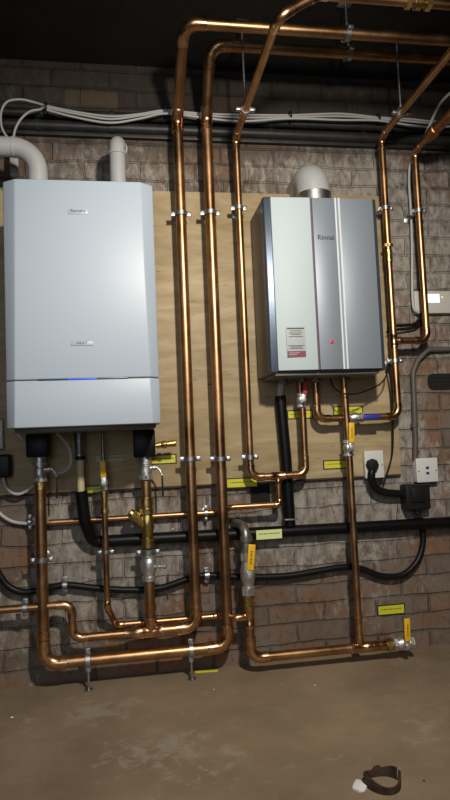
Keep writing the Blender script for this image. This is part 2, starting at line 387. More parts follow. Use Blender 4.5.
def coupling(root, c, axis, r, L=None, m='fitting', name='coupling'):
    L = L or r*3; axis = Vector(axis).normalized(); c = Vector(c)
    B().lathe(c-axis*L/2, axis, [(0,r*1.03),(.002,r*1.16),(L*.46,r*1.16),(L*.48,r*1.07),(L*.52,r*1.07),(L*.54,r*1.16),(L-.002,r*1.16),(L,r*1.03)]).build(name, M[m], root)
def tee(root, c, ax, br, r, rb=None, m='fitting'):
    rb = rb or r; ax = Vector(ax).normalized(); br = Vector(br).normalized(); c = Vector(c)
    b = B(); L = r*4.2
    b.lathe(c-ax*L/2, ax, [(0,r*1.03),(.002,r*1.17),(L*.2,r*1.17),(L*.22,r*1.12),(L*.78,r*1.12),(L*.8,r*1.17),(L-.002,r*1.17),(L,r*1.03)])
    b.lathe(c, br, [(0,rb*1.12),(r*1.2,rb*1.12),(r*1.3,rb*1.17),(r*2.3-.002,rb*1.17),(r*2.3,rb*1.03)])
    t = b.build('tee', M[m], root)
    for c_, a_, r_q in ((c-ax*L/2, ax, r), (c+ax*L/2, ax, r), (c+br*r*2.3, br, rb)):
        B().ring(c_, a_, r_q*.98, r_q*1.09, .004).build('solder_ring', M['solder'], t)
def clip(c, axis, r, label, wall_d=None, name='pipe_clip', group='munsen ring pipe clips', ears='x', m='galv', lm='galv', standoff='y'):
    """two-part ring clamp with a bolt each side, held off the wall by a threaded stud"""
    c = Vector(c); axis = Vector(axis).normalized()
    root = thing(name, label, 'pipe clip', c, group)
    h = .018 if r > .012 else .013
    B().ring(c, axis, r*1.0+.0005, r+.0045, h).build('band', M[m], root)
    e = Vector((1,0,0)) if ears == 'x' else Vector((0,0,1))
    for sgn in (-1, 1):
        p = c + e*sgn*(r+.010)
        sz = (.017, .007, h) if ears == 'x' else (h, .007, .017)
        er = B().box(p, sz, .0015).build('clamp_lug', M[m], root)
        B().lathe(p+Vector((0,-.009,0)), (0,1,0), [(0,.003),(.001,.0048),(.004,.0052),(.0045,.003),(.018,.003)], 10).build('screw', M['chrome'], er)
    if standoff == 'y':
        back = .02 if wall_d is None else wall_d
        y1 = -back; y0 = c.y + r + .003
        if y1 > y0:
            B().lathe((c.x, y0, c.z), (0,1,0), [(0,.0075),(.010,.0075),(.011,.0045),(y1-y0,.0045)], 10).build('stud', M[m], root)
            B().lathe((c.x, y1-.004, c.z), (0,1,0), [(0,.014),(.003,.019),(.004,.019)], 16).build('backplate', M[m], root)
    return root
def plastic_clip(c, axis, r, label):
    c = Vector(c); root = thing('saddle_clip', label, 'pipe clip', c)
    ax = Vector(axis).normalized()
    B().ring(c, ax, r+.0003, r+.004, .018).build('band', M['galv'], root)
    e = Vector((0,0,1))
    for s_ in (-1, 1): B().box(c+e*s_*(r+.009)+Vector((0,r*.6,0)), (.018,.004,.016), .001).build('saddle_foot', M['galv'], root)
    return root
def lever_valve(name, label, c, axis, r, handle, hdir, hlen, hm, hoff=Vector((0,-1,0)), bm='chrome', L=None, hw=.017, printed=True):
    """ball valve: hexagon-ended body, ball housing, spindle, dipped lever"""
    c = Vector(c); axis = Vector(axis).normalized(); hdir = Vector(hdir).normalized(); hoff = Vector(hoff).normalized()
    root = thing(name, label, 'valve', c)
    L = L or r*5.4
    b = B()
    b.lathe(c-axis*L/2, axis, [(0,r*1.1),(.002,r*1.45),(L*.2,r*1.45),(L*.22,r*1.2),(L*.30,r*1.35),(L*.42,r*1.62),(L*.58,r*1.62),(L*.70,r*1.35),(L*.78,r*1.2),(L*.8,r*1.45),(L-.002,r*1.45),(L,r*1.1)], 20)
    b.build('valve_body', M[bm], root)
    for sgn in (-1, 1):
        B().lathe(c+axis*sgn*L*.40-axis*L*.09, axis, [(0,r*1.4),(.0015,r*1.6),(L*.18-.0015,r*1.6),(L*.18,r*1.4)], 6).build('hexagon_nut', M[bm], root)
    s0 = c + hoff*r*1.5
    B().lathe(s0, hoff, [(0,r*.7),(.006,r*.7),(.007,.006),(.018,.006),(.019,.009),(.024,.009),(.0245,.004)], 8).build('spindle', M[bm], root)
    if handle:
        h0 = s0 + hoff*.016; side = hoff.cross(hdir).normalized()
        rot = Matrix((side, hoff, hdir)).transposed()
        Lm = .03
        lv = B().box(h0+hdir*(Lm/2-.008), (hw*.8, .003, Lm+.012), .001, rot).build('lever', M[bm], root)
        slv = B().box(h0+hdir*(Lm+hlen/2-.01)+hoff*.002, (hw, .008, hlen), .0038, rot, 3).build('lever_sleeve', M[hm], lv)
        if hm == 'yellow' and hlen > .07:
            pc_ = h0+hdir*(Lm+hlen/2-.01)+hoff*.0062; pr_ = B()
            for k_ in range(7): pr_.box(pc_+hdir*(k_-3)*hlen*.075, (hw*(.26,.18,.26,.14,.26,.2,.24)[k_], .0006, hlen*.038), 0, rot)
            pr_.build('lever_print', M['ink'], slv)
    return root
def cable(name, label, cat, pts, r, m, group=None, n=10, seg=10):
    path = spline(pts, n); return tag(B().sweep(path, r, seg).build(name, M[m], loc=path[0]), label, cat, group)

# ------------------------------------------------------------------ the room
WY = 0.0
def slab(name, x0, x1, y0, y1, z0, z1, m):
    o = B().box(((x0+x1)/2, (y0+y1)/2, (z0+z1)/2), (x1-x0, y1-y0, z1-z0)).build(name, M[m]); return struct(o)
slab('floor', -2.2, 3.2, -4.6, .15, -.1, 0, 'floor')
slab('ceiling', -2.2, 3.2, -4.6, .15, 2.415, 2.515, 'ceiling')
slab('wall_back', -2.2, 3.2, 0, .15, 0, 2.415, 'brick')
slab('wall_left', -2.3, -2.2, -4.6, .15, 0, 2.415, 'plainwall')
slab('wall_right', 3.2, 3.3, -4.6, .15, 0, 2.415, 'plainwall')
slab('wall_front', -2.2, 3.2, -4.7, -4.6, 0, 2.415, 'plainwall')
# ------------------------------------------------------------------ plywood backboard
bx0, bx1 = -1.35, X(401, 470, .02); bz1 = Z(245, 193, .02); bz0 = Z(308, 479, .02)
board = thing('plywood_backboard', 'pale plywood sheet on the brick wall behind both heaters', 'board', ((bx0+bx1)/2, -.011, bz0))
bb = B().box(((bx0+bx1)/2, -.011, (bz0+bz1)/2), (bx1-bx0, .018, bz1-bz0), .0015); bb.build('board_sheet', M['ply'], board)
for k, (px, py) in enumerate([(171,217.6), (188,222), (267,200), (300,448), (374,432)]):
    q = at(px, py, .02); B().lathe((q.x,-.0215,q.z), (0,1,0), [(0,.003),(.0015,.004)], 10).build('screw_head', M['iron'], board)
B().box(((bx0+bx1)/2, -.0095, bz0-.0035), (bx1-bx0-.002, .0185, .007), .001).build('shadow_line_strip', M['edge'], board)  # added strip, its dark colour paints the shadow line under the board
# ------------------------------------------------------------------ dark openings in the brickwork (air bricks; their unlit depth is painted flat black)
def vent(px0, py0, px1, py1, label, rad):
    a = at(px0, py0); b_ = at(px1, py1); cx, cz = (a.x+b_.x)/2, (a.z+b_.z)/2; w, h = abs(b_.x-a.x), abs(a.z-b_.z)
    o = thing('air_brick', label, 'vent', (cx, 0, cz))
    B().prism([(cx+sx*(w/2-rad)+rad*math.cos(t), cz+sz*(h/2-rad)+rad*math.sin(t)) for sx, sz, t0 in ((1,1,0),(-1,1,PI/2),(-1,-1,PI),(1,-1,1.5*PI)) for t in (t0+PI/2*k/5 for k in range(6))], .004, -.007).build('painted_depth_plate', M['hole'], o)
    for k in range(3):
        B().box((cx, -.008, cz-h/2+h*(k+1)/4), (w*.8, .003, .003)).build('vent_bar', M['hole'], o)
vent(427, 374, 456, 389, 'black rounded vent in the brick wall beneath the controller', .024)
vent(250, 485, 270, 502, 'small black square opening below the plywood edge behind the copper branch', .004)

# ------------------------------------------------------------------ wall-hung boiler (left)
bl, br_ = X(4.5,300,.395), X(156.5,300,.395); bt_, bb_ = .865+.882, .865+.074; bfy = -.42; bky = -.022
boiler = thing('wall_boiler', 'large white wall-hung boiler with blue status strip, left on plywood', 'boiler', ((bl+br_)/2, bky, bb_))
def shell(poly_bot, poly_top, z0, z1, bev):
    b = B(); lo = [b.bm.verts.new((x, y, z0)) for x, y in poly_bot]; hi = [b.bm.verts.new((x, y, z1)) for x, y in poly_top]; n = len(lo)
    b.bm.faces.new(lo); b.bm.faces.new(hi)
    for i in range(n): b.bm.faces.new((lo[i], lo[(i+1)%n], hi[(i+1)%n], hi[i]))
    bmesh.ops.recalc_face_normals(b.bm, faces=b.bm.faces[:]); b.bevel_all(bev, 3, 8); return b
def cpoly(ch, fx=0, top=0.0): 
    f = bfy+top
    return [(bl, bky-.03), (bl, f+.028), (bl+ch, f), (br_-ch, f), (br_, f+.028), (br_, bky-.03)]
zsplit = Z(80, 379, .42)
def ch_at(z): t = (z-bb_)/(bt_-bb_); return .028 + t*.014
shell(cpoly(ch_at(zsplit)), cpoly(ch_at(bt_)), zsplit+.0015, bt_, .004).build('casing', M['white'], boiler)
lp = shell(cpoly(ch_at(bb_)), cpoly(ch_at(zsplit)), bb_, zsplit-.0015, .003).build('lower_panel', M['white'], boiler)
B().box(((bl+br_)/2, (bky-.03)/1-.012+.02, (bt_+bb_)/2+.03), (br_-bl-.03, .045, bt_-bb_-.09), .003).build('back_frame', M['galv'], boiler)
B().box(((bl+br_)/2, -.20, bb_-.006), (br_-bl-.03, .30, .016), .002).build('underside_tray', M['heater_side'], boiler)
xa, xb = X(38, 381, .42), X(128, 379, .42)
st = B().box(((xa+xb)/2, bfy-.0008, zsplit), (xb-xa, .004, .0045), .001).build('status_strip', M['bluedark'], boiler)
xa, xb = X(68, 380, .42), X(97, 380, .42)
B().box(((xa+xb)/2, bfy-.0016, zsplit), (xb-xa, .004, .0035), .001).build('status_light', M['bluelight'], st)
def badge(px, py, w, h, body, size):
    c = at(px, py, .42); o = B().box((c.x, bfy-.0012, c.z), (w, .0024, h), .001).build('badge', M['white'], boiler)
    text(body, (c.x, bfy-.0028, c.z+.001), size, M['ink'], o, scx=1.1)
badge(78, 211.5, .064, .018, 'Remeha', .0135)
badge(82, 343.5, .070, .014, 'NEAT', .0125)
# flues of the boiler
c0 = at(38, 180, .26); c1 = at(38, 148, .26); c2 = at(-14, 147, .26)
fl = thing('flue_pipe', 'thick grey-white elbowed flue pipe leaving left from the boiler top', 'flue pipe', (c0.x, c0.y, bt_))
fr = .034
path, _ = fillet([(c0.x, -.26, bt_-.002), (c0.x, -.26, c1.z), (-1.1, -.26, c1.z)], .085, 12)
B().sweep(path, fr, 28).build('pipe', M['pvc'], fl)
B().ring((c0.x, -.26, bt_+.035), (0,0,1), fr-.001, fr+.004, .010, 28).build('socket_rim', M['pvc'], fl)
B().ring((c2.x+.09, -.26, c1.z), (1,0,0), fr-.001, fr+.002, .006, 28).build('pipe_joint', M['pvc'], fl)
c0 = at(118, 178, .20); c1 = at(117, 139, .20)
f2 = thing('flue_pipe', 'short upright grey-white flue stub bending to the wall, right of boiler top', 'flue pipe', (c0.x, -.20, bt_))
path, _ = fillet([(c0.x, -.20, bt_-.002), (c0.x, -.20, c1.z-.004), (c0.x+.018, -.004, c1.z-.004)], .045, 10)
B().sweep(path, .029, 26).build('pipe', M['pvc'], f2)
B().ring((c0.x, -.20, Z(118, 154, .2)), (0,0,1), .028, .033, .010, 26).build('socket_rim', M['pvc'], f2)
B().ring((c0.x+.006, -.13, c1.z-.004), (.09,1,0), .028, .034, .012, 26).build('socket_rim', M['pvc'], f2)
a = at(15.5, 178, .05)
o = B().box((a.x, -.065, (a.z+Z(15,152,.05))/2), (.030, .03, Z(15,152,.05)-a.z), .002).build('cable_duct', M['pvc'], loc=(a.x,-.05,a.z)); tag(o, 'narrow white cable duct rising behind the boiler top left corner', 'cable duct')

# ------------------------------------------------------------------ water heater (right)
hl, hr = .532, .975; ht, hb = .865+.908, .865+.248; hf, hk = -.27, -.030
htr = thing('water_heater', 'silver wall-hung water heater with red indicator, right on plywood', 'water heater', ((hl+hr)/2, hk, hb))
B().box(((hl+hr)/2, (hf+.012+hk)/2, (ht+hb)/2), (hr-hl, hk-hf-.012, ht-hb), .008, None, 3).build('casing', M['heater_side'], htr)
def hpan(x0, x1, y0, y1, mname, nm, yb=hf+.020):
    b = B(); v = [(x0,y0),(x1,y1),(x1,yb),(x0,yb)]
    lo = [b.bm.verts.new((x,y,hb+.006)) for x,y in v]; hi = [b.bm.verts.new((x,y,ht-.006)) for x,y in v]
    b.bm.faces.new(lo); b.bm.faces.new(hi)
    for i in range(4): b.bm.faces.new((lo[i], lo[(i+1)%4], hi[(i+1)%4], hi[i]))
    bmesh.ops.recalc_face_normals(b.bm, faces=b.bm.faces[:]); nm == 'front_panel' and b.bevel_all(.0018, 2, 20)
    return b.build(nm, M[mname], htr)
s1 = X(315, 285, .27); s2 = X(341, 285, .27)
pl = hpan(hl+.026, s1-.004, hf-.000, hf-.004, 'heater_left', 'front_panel')
B().box(((hl+hr)/2, hf+.032, (ht+hb)/2), (hr-hl+.003, .040, ht-hb+.002), .008, None, 3).build('bezel', M['bezel'], htr)
hpan(s1-.004, s1+.004, hf+.004, hf+.004, 'heater_trim', 'panel_groove')
pm = hpan(s1+.004, s2-.010, hf-.004, hf-.004, 'heater_front', 'front_panel')
hpan(s2-.010, s2-.004, hf-.006, hf-.006, 'heater_line', 'trim_strip')
hpan(s2-.004, s2+.004, hf-.002, hf-.002, 'heater_front', 'panel_groove')
hpan(s2+.004, s2+.010, hf-.006, hf-.006, 'heater_line', 'trim_strip')
pr = hpan(s2+.010, hr-.018, hf-.004, hf-.000, 'heater_front', 'front_panel')
c = at(325.5, 238, .27); text('Rinnai', (c.x, hf-.0045, c.z), .027, M['ink'], htr, 'brand_lettering', bold=.0003)
c = at(331.5, 342, .27); B().box((c.x, hf-.0045, c.z), (.013,.004,.013), .001).build('indicator_lamp', M['redlamp'], htr)
a = at(285.5, 327, .27); b_ = at(306, 357, .27); cx, cz = (a.x+b_.x)/2, (a.z+b_.z)/2; w, h = b_.x-a.x, a.z-b_.z
sk = B().box((cx, hf-.0045, cz), (w, .002, h), .0005).build('rating_sticker', M['paper'], htr); sk['label'] = 'grey sticker with a maroon band along its foot'
B().box((cx, hf-.0052, cz-h*.40), (w*.96, .0016, h*.19)).build('maroon_band', M['maroon'], sk)
ink = B()
for k, (dz, ww) in enumerate([(.44,.9),(.36,.6),(.29,.7),(.24,.5),(.17,.75),(-.13,.85),(-.17,.6),(-.22,.7)]):
    ink.box((cx, hf-.0057, cz+h*dz), (w*ww, .0006, .0022 if k else .004))
ink.build('print_lines', M['ink'], sk)
wl = B(); wl.box((cx-w*.12, hf-.0062, cz-h*.365), (w*.55,.0006,.002)); wl.box((cx-w*.2, hf-.0062, cz-h*.42), (w*.4,.0006,.002)); wl.build('band_print', M['paper'], sk)
b = B(); b.box(((hl+hr)/2, -.15, hb-.004), (hr-hl-.04, .19, .014), .002); b.build('underside_plate', M['heater_side'], htr)
for px in (283, 302, 316, 345):
    q = at(px, 379, .12); B().lathe((q.x, -.12, hb-.026), (0,0,1), [(0,.015),(.002,.019),(.015,.019),(.016,.014),(.026,.014)], 6).build('connection_nut', M['iron'], htr)
# heater flue
q = at(313.5, 190, .14); zf = Z(308, 162.0, .14)-.066-ht
f3 = thing('flue_elbow', 'domed white flue elbow with steel collar on the water heater', 'flue elbow', (q.x, -.14, ht))
B().lathe((q.x,-.14,ht-.004), (0,0,1), [(0,.072),(.012,.072),(.014,.0690),(.062,.0690),(.064,.067)], 32).build('steel_collar', M['galv'], f3)
path, _ = fillet([(q.x, -.14, ht+.035), (q.x-.006, -.14, ht+zf), (q.x-.004, -.001, ht+zf)], .070, 14)
B().sweep(path, .066, 32).build('elbow', M['pvc'], f3)

# ------------------------------------------------------------------ copper: big risers A and B, ceiling runs
R42, R35, R28, R22, R15 = .021, .0175, .014, .011, .0075
dA = .10
xA = X(188, 400, dA); xB = X(218, 400, dA)
zAk = Z(177, 119, dA); zBk = Z(207, 119, dA)
dAc, dBc = .45, .27
ZA = Z(300, 30.5, dAc); ZB = Z(330, 52.5, dBc)
zAr = Z(165, 630, dA); zBr = Z(120, 657, dA)
xL = X(42, 570, dA)
x72 = X(72, 615, dA); z607 = Z(30, 607.5, dA)
A = pipe_run('copper_riser', 'thick copper riser nearest the white boiler, elbowed over to ceiling', 'copper pipe',
  [(3.1,-dAc,ZA), (xA,-dAc,ZA), (xA,-dA,zAk), (xA,-dA,zAr), (X(149.5,590,dA)-.06,-dA,zAr)], R42*.96, group='thick copper risers')
Al = pipe_run('copper_pipe', 'narrower copper pipe stepping up and out at lower left edge', 'copper pipe', [(X(149.5,590,dA)-.045,-dA,zAr), (x72,-dA,zAr), (x72,-dA,z607), (-1.3,-dA,z607)], R28)
xM = X(149.5, 590, dA)
tee(A, (xM,-dA,zAr), (1,0,0), (0,0,1), R42)
B().lathe((xM-.045,-dA,zAr), (-1,0,0), [(0,.0235),(.012,.0235),(.026,.0165),(.05,.0165),(.051,.0145)], 20).build('reducer', M['fitting'], A)
coupling(A, (xA,-dA,Z(178,121,dA)+.0), (0,0,1), R42, .05)
zBot = zBr
Bp = pipe_run('copper_riser', 'thick copper riser second from boiler, turning along lowest run to boiler left', 'copper pipe',
  [(3.1,-dBc,ZB), (xB,-dBc,ZB), (xB,-dA,zBk), (xB,-dA,zBr), (xL,-dA,zBr), (xL,-dA,Z(41,480,dA))], R42, group='thick copper risers')
# ------------------------------------------------------------------ C run
dC = .095
xC = X(243, 300, dC); zC = Z(233, 137, dC); dCo = 2.45-1.79
zCb = Z(275, 476, dC); xCr = X(304, 440, dC); xT = X(278, 476, dC)
dCe = depth_for(278, 12, xC); zCu = Z(318, -5, dCe)
Cp = pipe_run('copper_pipe', 'slender copper pipe beside risers, looping to the red-levered heater valve', 'copper pipe',
  [(3.1,-dCe,zCu), (X(318,-5,dCe),-dCe,zCu), (xC,-dCe,zC), (xC,-dC,zC), (xC,-dC,zCb), (xCr,-dC,zCb), (xCr,-dC,Z(301,408,dC))], R28)
tee(Cp, (xT,-dC,zCb), (1,0,0), (0,0,-1), R28, R22)
coupling(Cp, (X(268,478,dC)-.03,-dC,zCb), (1,0,0), R28, .028)
coupling(Cp, (xCr, -dC, Z(304,458,dC)), (0,0,1), R28, .02)
for k, px in enumerate((408, 418, 428)):
    q = at(px, 5, dCe); B().lathe((q.x-.010,-dCe,zCu), (1,0,0), [(0,.016),(.002,.021),(.018,.021),(.020,.016)], 6 if k != 1 else 16).build('union_nut', M['brass'], Cp)
# ------------------------------------------------------------------ branch of C to the far left (15/22 mm)
dS = .032; zS = Z(150, 516.5, dS)
Sp = pipe_run('copper_branch_pipe', 'thin horizontal copper pipe passing behind the risers below plywood', 'copper pipe',
  [(xT,-dC,zCb-.02), (xT,-dC,zCb-.095), (xT,-dS,zCb-.095) if False else (xT,-dC,Z(270,505,dC)), (X(228,509,dS),-dC,Z(270,505,dC)), (X(215,509,dS),-dS,zS), (xL+.02,-dS,zS)], R22, bend=.022, skip=(2,3))
# ------------------------------------------------------------------ D and E
dD = .10
xD = X(390, 280, dD); zD = Z(384, 137, dD); zDb = Z(360, 417.5, dD); xDl = X(317, 410, dD)
Dp = pipe_run('copper_pipe', 'copper pipe close along the right side of the silver heater', 'copper pipe',
  [(xD,-1.9,zD), (xD,-dD,zD), (xD,-dD,zDb), (xDl,-dD,zDb), (xDl,-dD,hb-.01)], R28)
xE = X(420.5, 240, dD); zE = Z(417, 151, dD); zEb = Z(410, 340.5, dD)
Ep = pipe_run('copper_pipe', 'rightmost upright copper pipe, crossing the wall controller', 'copper pipe',
  [(xE,-.42,zE), (xE,-dD,zE), (xE,-dD,zEb), (xD+.02,-dD,zEb)], R28)
B().lathe((xE,-.20,zE), (0,-1,0), [(0,R28*1.1),(.01,R28*1.5),(.03,R28*1.5),(.05,R42*1.2),(.09,R42*1.2),(.092,R42),(2.0,R42)], 20).build('enlarged_pipe', M['copper_dull'], Ep)
B().lathe((xE,-.46,zE), (0,-1,0), [(0,R42*1.1),(.004,R42*1.4),(.035,R42*1.4),(.04,R42*1.1)], 8).build('brass_union', M['brass'], Ep)
tee(Dp, (xD,-dD,zEb), (0,0,1), (1,0,0), R28)
coupling(Dp, (xD,-dD,Z(389,256,dD)), (0,0,1), R28, .055, 'brass', 'compression_coupling')
B().lathe((xD,-dD,Z(389,246,dD)-.006), (0,0,1), [(0,R28*1.1),(.001,R28*1.5),(.013,R28*1.5),(.014,R28*1.1)], 6).build('coupling_nut', M['brass'], Dp)
# ------------------------------------------------------------------ G and K (gas)
dG = .13
xG = X(354, 540, dG); zKb = Z(320, 651.5, dG); xK = X(249.5, 620, dG); zG = Z(349, 448, dG)
Gp = pipe_run('copper_gas_pipe', 'long straight copper pipe from heater underside down to the floor-level run', 'copper pipe',
  [(xG-.006,-dG,hb-.01), (xG,-dG,zG-.02), (xG,-dG,zKb+.02)], R28*.95, skip=(0,))
coupling(Gp, (xG,-dG,Z(359,618,dG)), (0,0,1), R28*.95, .045)
Kp = pipe_run('copper_gas_main', 'copper gas pipe from iron elbow down along the floor to end valve', 'copper pipe',
  [(xK,-dG,Z(250,603,dG)), (xK,-dG,zKb), (X(394,644,dG),-dG,zKb)], R35)
tee(Kp, (xG,-dG,zKb), (1,0,0), (0,0,1), R35, R28)
zKt = Z(246, 617, dG)
tee(Kp, (xK,-dG,zKt), (0,0,1), (-1,0,0), R35, R28)
coupling(Kp, (xK,-dG,Z(250,640,dG)), (0,0,1), R35, .03)
for k in range(3):
    coupling(Kp, (X(369+k*7,645,dG),-dG,zKb), (1,0,0), R35*.98, .022)
B().lathe((X(386,644,dG),-dG,zKb), (1,0,0), [(0,.018),(.001,.024),(.02,.024),(.021,.018),(.03,.018)], 8).build('brass_union', M['brass'], Kp)
# iron elbow out of wall
q = at(235, 526, .02)
zi = Z(240, 525, .08)
ie = thing('iron_elbow', 'dark grey iron elbow leaving the wall left of pale lime label', 'pipe elbow', (q.x, -.0, zi))
path, _ = fillet([(q.x,-.001,zi), (xK,-dG,zi), (xK,-dG,Z(248,552,dG))], .05, 8)
B().sweep(path, .0185, 20).build('elbow', M['iron'], ie)
B().ring((xK,-dG,Z(248,539,dG)), (0,0,1), .018, .0235, .022, 20).build('collar', M['iron'], ie)
B().lathe((xK,-dG,Z(248,552,dG)-.006), (0,0,1), [(0,.02),(.002,.0225),(.012,.0225),(.014,.018)], 20).build('thread_rim', M['iron'], ie)
zv = Z(250, 573.5, dG)
lever_valve('gas_valve', 'gas ball valve with upright yellow lever under the iron elbow', (xK,-dG,zv), (0,0,1), .0170, True, (.12,0,1), .095, 'yellow', L=.160, hw=.028)
B().lathe((xK,-dG,Z(250,602,dG)-.012), (0,0,1), [(-.006,.019),(0,.019),(.001,.0235),(.010,.0235),(.011,.020),(.026,.020),(.027,.0235),(.036,.0235),(.037,.019)], 8).build('brass_adaptor', M['brass'], Kp)
lever_valve('gas_valve', 'gas ball valve with yellow lever hanging below the silver heater', (xG-.002,-dG,zG), (0,0,1), .0125, True, (.05,0,1), .078, 'yellow', L=.065, hw=.023)
lever_valve('gas_valve', 'end gas valve near the floor, yellow lever pointing up', (X(403,644,dG),-dG,zKb), (1,0,0), .0165, True, (0.03,0,1), .085, 'yellow', L=.085, hw=.024)
# heater valves
lever_valve('isolation_valve', 'silver ball valve with red lever beneath the silver heater', (xCr-.004,-dC,Z(302,400,dC)), (0,0,1), .0125, True, (.25,0,1), .050, 'red', L=.060, hw=.019)
B().lathe((xCr-.006,-dC,Z(302,394,dC)), (0,0,1), [(0,.011),(.05,.011),(.051,.008),(hb-Z(302,394,dC),.008)], 14).build('tap_connector', M['copper_dull'], Cp)
lever_valve('isolation_valve', 'horizontal silver ball valve with blue lever under the heater', (X(355,417.5,dD),-dD,zDb), (1,0,0), .0128, True, (1,0,.0), .070, 'blue', L=.068, hw=.019)
# ------------------------------------------------------------------ boiler connections
def union_stack(px, label, name='isolation_valve', top=457, bot=482, tilt=0):
    zt, zb = Z(px, top, dA), Z(px, bot, dA); x = xL if px < 60 else xM
    o = thing(name, label, 'valve', (x, -dA, zb))
    H = zt-zb
    B().lathe((x,-dA,zb), (0,0,1), [(0,.020),(.002,.026),(.016,.026),(.018,.021),(.022,.021),(.026,.0245),(.050,.0245),(.054,.021),(.058,.021),(.060,.026),(H-.018,.026),(H-.016,.022),(H,.022)], 20).build('valve_body', M['chrome'], o)
    B().lathe((x,-dA,zb+.002), (0,0,1), [(0,.024),(.002,.028),(.015,.028),(.017,.024)], 6).build('hexagon_nut', M['chrome'], o)
    z = (zt+zb)/2
    lv = B(); lv.lathe((x+.015,-dA-.01,z), (1,0,0), [(0,.008),(.010,.008),(.012,.011),(.020,.011),(.022,.006),(.03,.006)], 10); lv.build('spindle', M['chrome'], o)
    l2 = B().sweep([(x+.04,-dA-.01,z+.002),(x+.052,-dA-.012,z-.010),(x+.060,-dA-.014,z-.03)], [.005,.004,.0035], 8).build('lever', M['chrome'], o)
    B().box((x+.0605,-dA-.014,z-.068), (.007,.006,.078), .002).build('lever_sleeve', M['black'], l2)
    return o
union_stack(41, 'silver valve with black drop lever under the boiler, left end')
union_stack(146, 'silver valve with black drop lever under the boiler, right end', top=456, bot=480)
# black insulated blocks above the valves
for px, x, lab in ((41, xL, 'black jacketed connector between boiler underside and left silver valve'), (147, xM, 'black jacketed connector between boiler underside and right silver valve')):
    z0 = Z(px, 457, dA); b = B()
    zt = bb_-.012
    lo, hi = .036, .040
    b.box((x-.002,-dA,(z0+zt)/2), (.080,.08,zt-z0), .006); o = b.build('connector_jacket', M['rubber'], loc=(x,-dA,z0))
    tag(o, lab, 'connector')
# vertical M: copper + strainer + lower valve
zM0 = Z(147, 481, dA); zs1, zs0 = Z(148, 497, dA), Z(150, 548, dA)
Mp = pipe_run('copper_drop_pipe', 'short copper pipe joining right silver boiler valve to brass strainer', 'copper pipe', [(xM,-dA,zM0), (xM,-dA,zs1-.01)], .019)
stn = thing('y_strainer', 'brass Y-shaped strainer on the pipe below boiler right end', 'strainer', (xM,-dA,zs0))
H = zs1-zs0
B().lathe((xM,-dA,zs0), (0,0,1), [(0,.019),(.002,.025),(.030,.025),(.033,.021),(.06,.021),(.075,.026),(.105,.026),(.12,.021),(H-.062,.021),(H-.06,.0275),(H-.042,.0275),(H-.040,.021),(H-.036,.021),(H-.034,.025),(H-.002,.025),(H,.019)], 20).build('strainer_body', M['brass'], stn)
bd = Vector((-.75,-.15,.75)).normalized(); b0 = Vector((xM,-dA,zs0+.075))
B().lathe(b0, bd, [(0,.019),(.055,.019),(.057,.0225),(.078,.0225),(.08,.017),(.09,.013)], 16).build('strainer_leg', M['brass'], stn)
B().lathe((xM,-dA,zs1-.062), (0,0,1), [(0,.024),(.001,.029),(.020,.029),(.021,.024)], 6).build('union_nut', M['chrome'], stn)
clip((xM,-dA,Z(152,552,dA)), (0,0,1), .024, 'ring clip under the brass strainer, across the black insulated pipe', wall_d=0)
zv0, zv1 = Z(152, 581, dA), Z(152, 549, dA)
lv = thing('isolation_valve', 'silver valve with small drain nipple below brass strainer', 'valve', (xM,-dA,zv0)); H = zv1-zv0
B().lathe((xM,-dA,zv0), (0,0,1), [(0,.020),(.002,.026),(.018,.026),(.020,.022),(.03,.024),(.045,.029),(.07,.029),(.085,.024),(H-.03,.022),(H-.028,.026),(H-.002,.026),(H,.02)], 20).build('valve_body', M['chrome'], lv)
B().lathe((xM+.015,-dA-.015,zv0+.055), (1,-.3,0), [(0,.006),(.022,.006),(.023,.009),(.03,.009),(.031,.005),(.038,.005),(.039,.009),(.05,.009),(.053,.003)], 12).build('drain_nipple', M['chrome'], lv)
Mq = pipe_run('copper_drop_pipe', 'copper pipe from the silver drain valve down to the tee', 'copper pipe', [(xM,-dA,zv0+.005), (xM,-dA,zAr+.03)], .0195)
coupling(Mq, (xM,-dA,zAr+.085), (0,0,1), .0195, .03)
coupling(Bp, (xL,-dA,Z(41,486,dA)), (0,0,1), R42, .03, 'brass', 'compression_nut')
coupling(Bp, (xL,-dA,Z(43,635,dA)), (0,0,1), R42, .03)
# brass safety valve
q = at(153, 446, .11); q2 = at(176, 443, .11)
sv = thing('relief_valve', 'brass relief valve pointing right from under boiler corner', 'valve', q); L_ = q2.x-q.x
B().lathe(q, (q2-q), [(0,.007),(L_*.15,.007),(L_*.16,.0115),(L_*.34,.0115),(L_*.36,.009),(L_*.42,.015),(L_*.58,.015),(L_*.6,.010),(L_*.66,.010),(L_*.68,.0125),(L_*.98,.0125),(L_,.010)], 12).build('valve_body', M['brass'], sv)
B().lathe(q.lerp(q2,.5)+Vector((0,-.006,0)), (.1,-1,0), [(0,.008),(.012,.008),(.014,.005)], 8).build('test_cap', M['copper_dull'], sv)
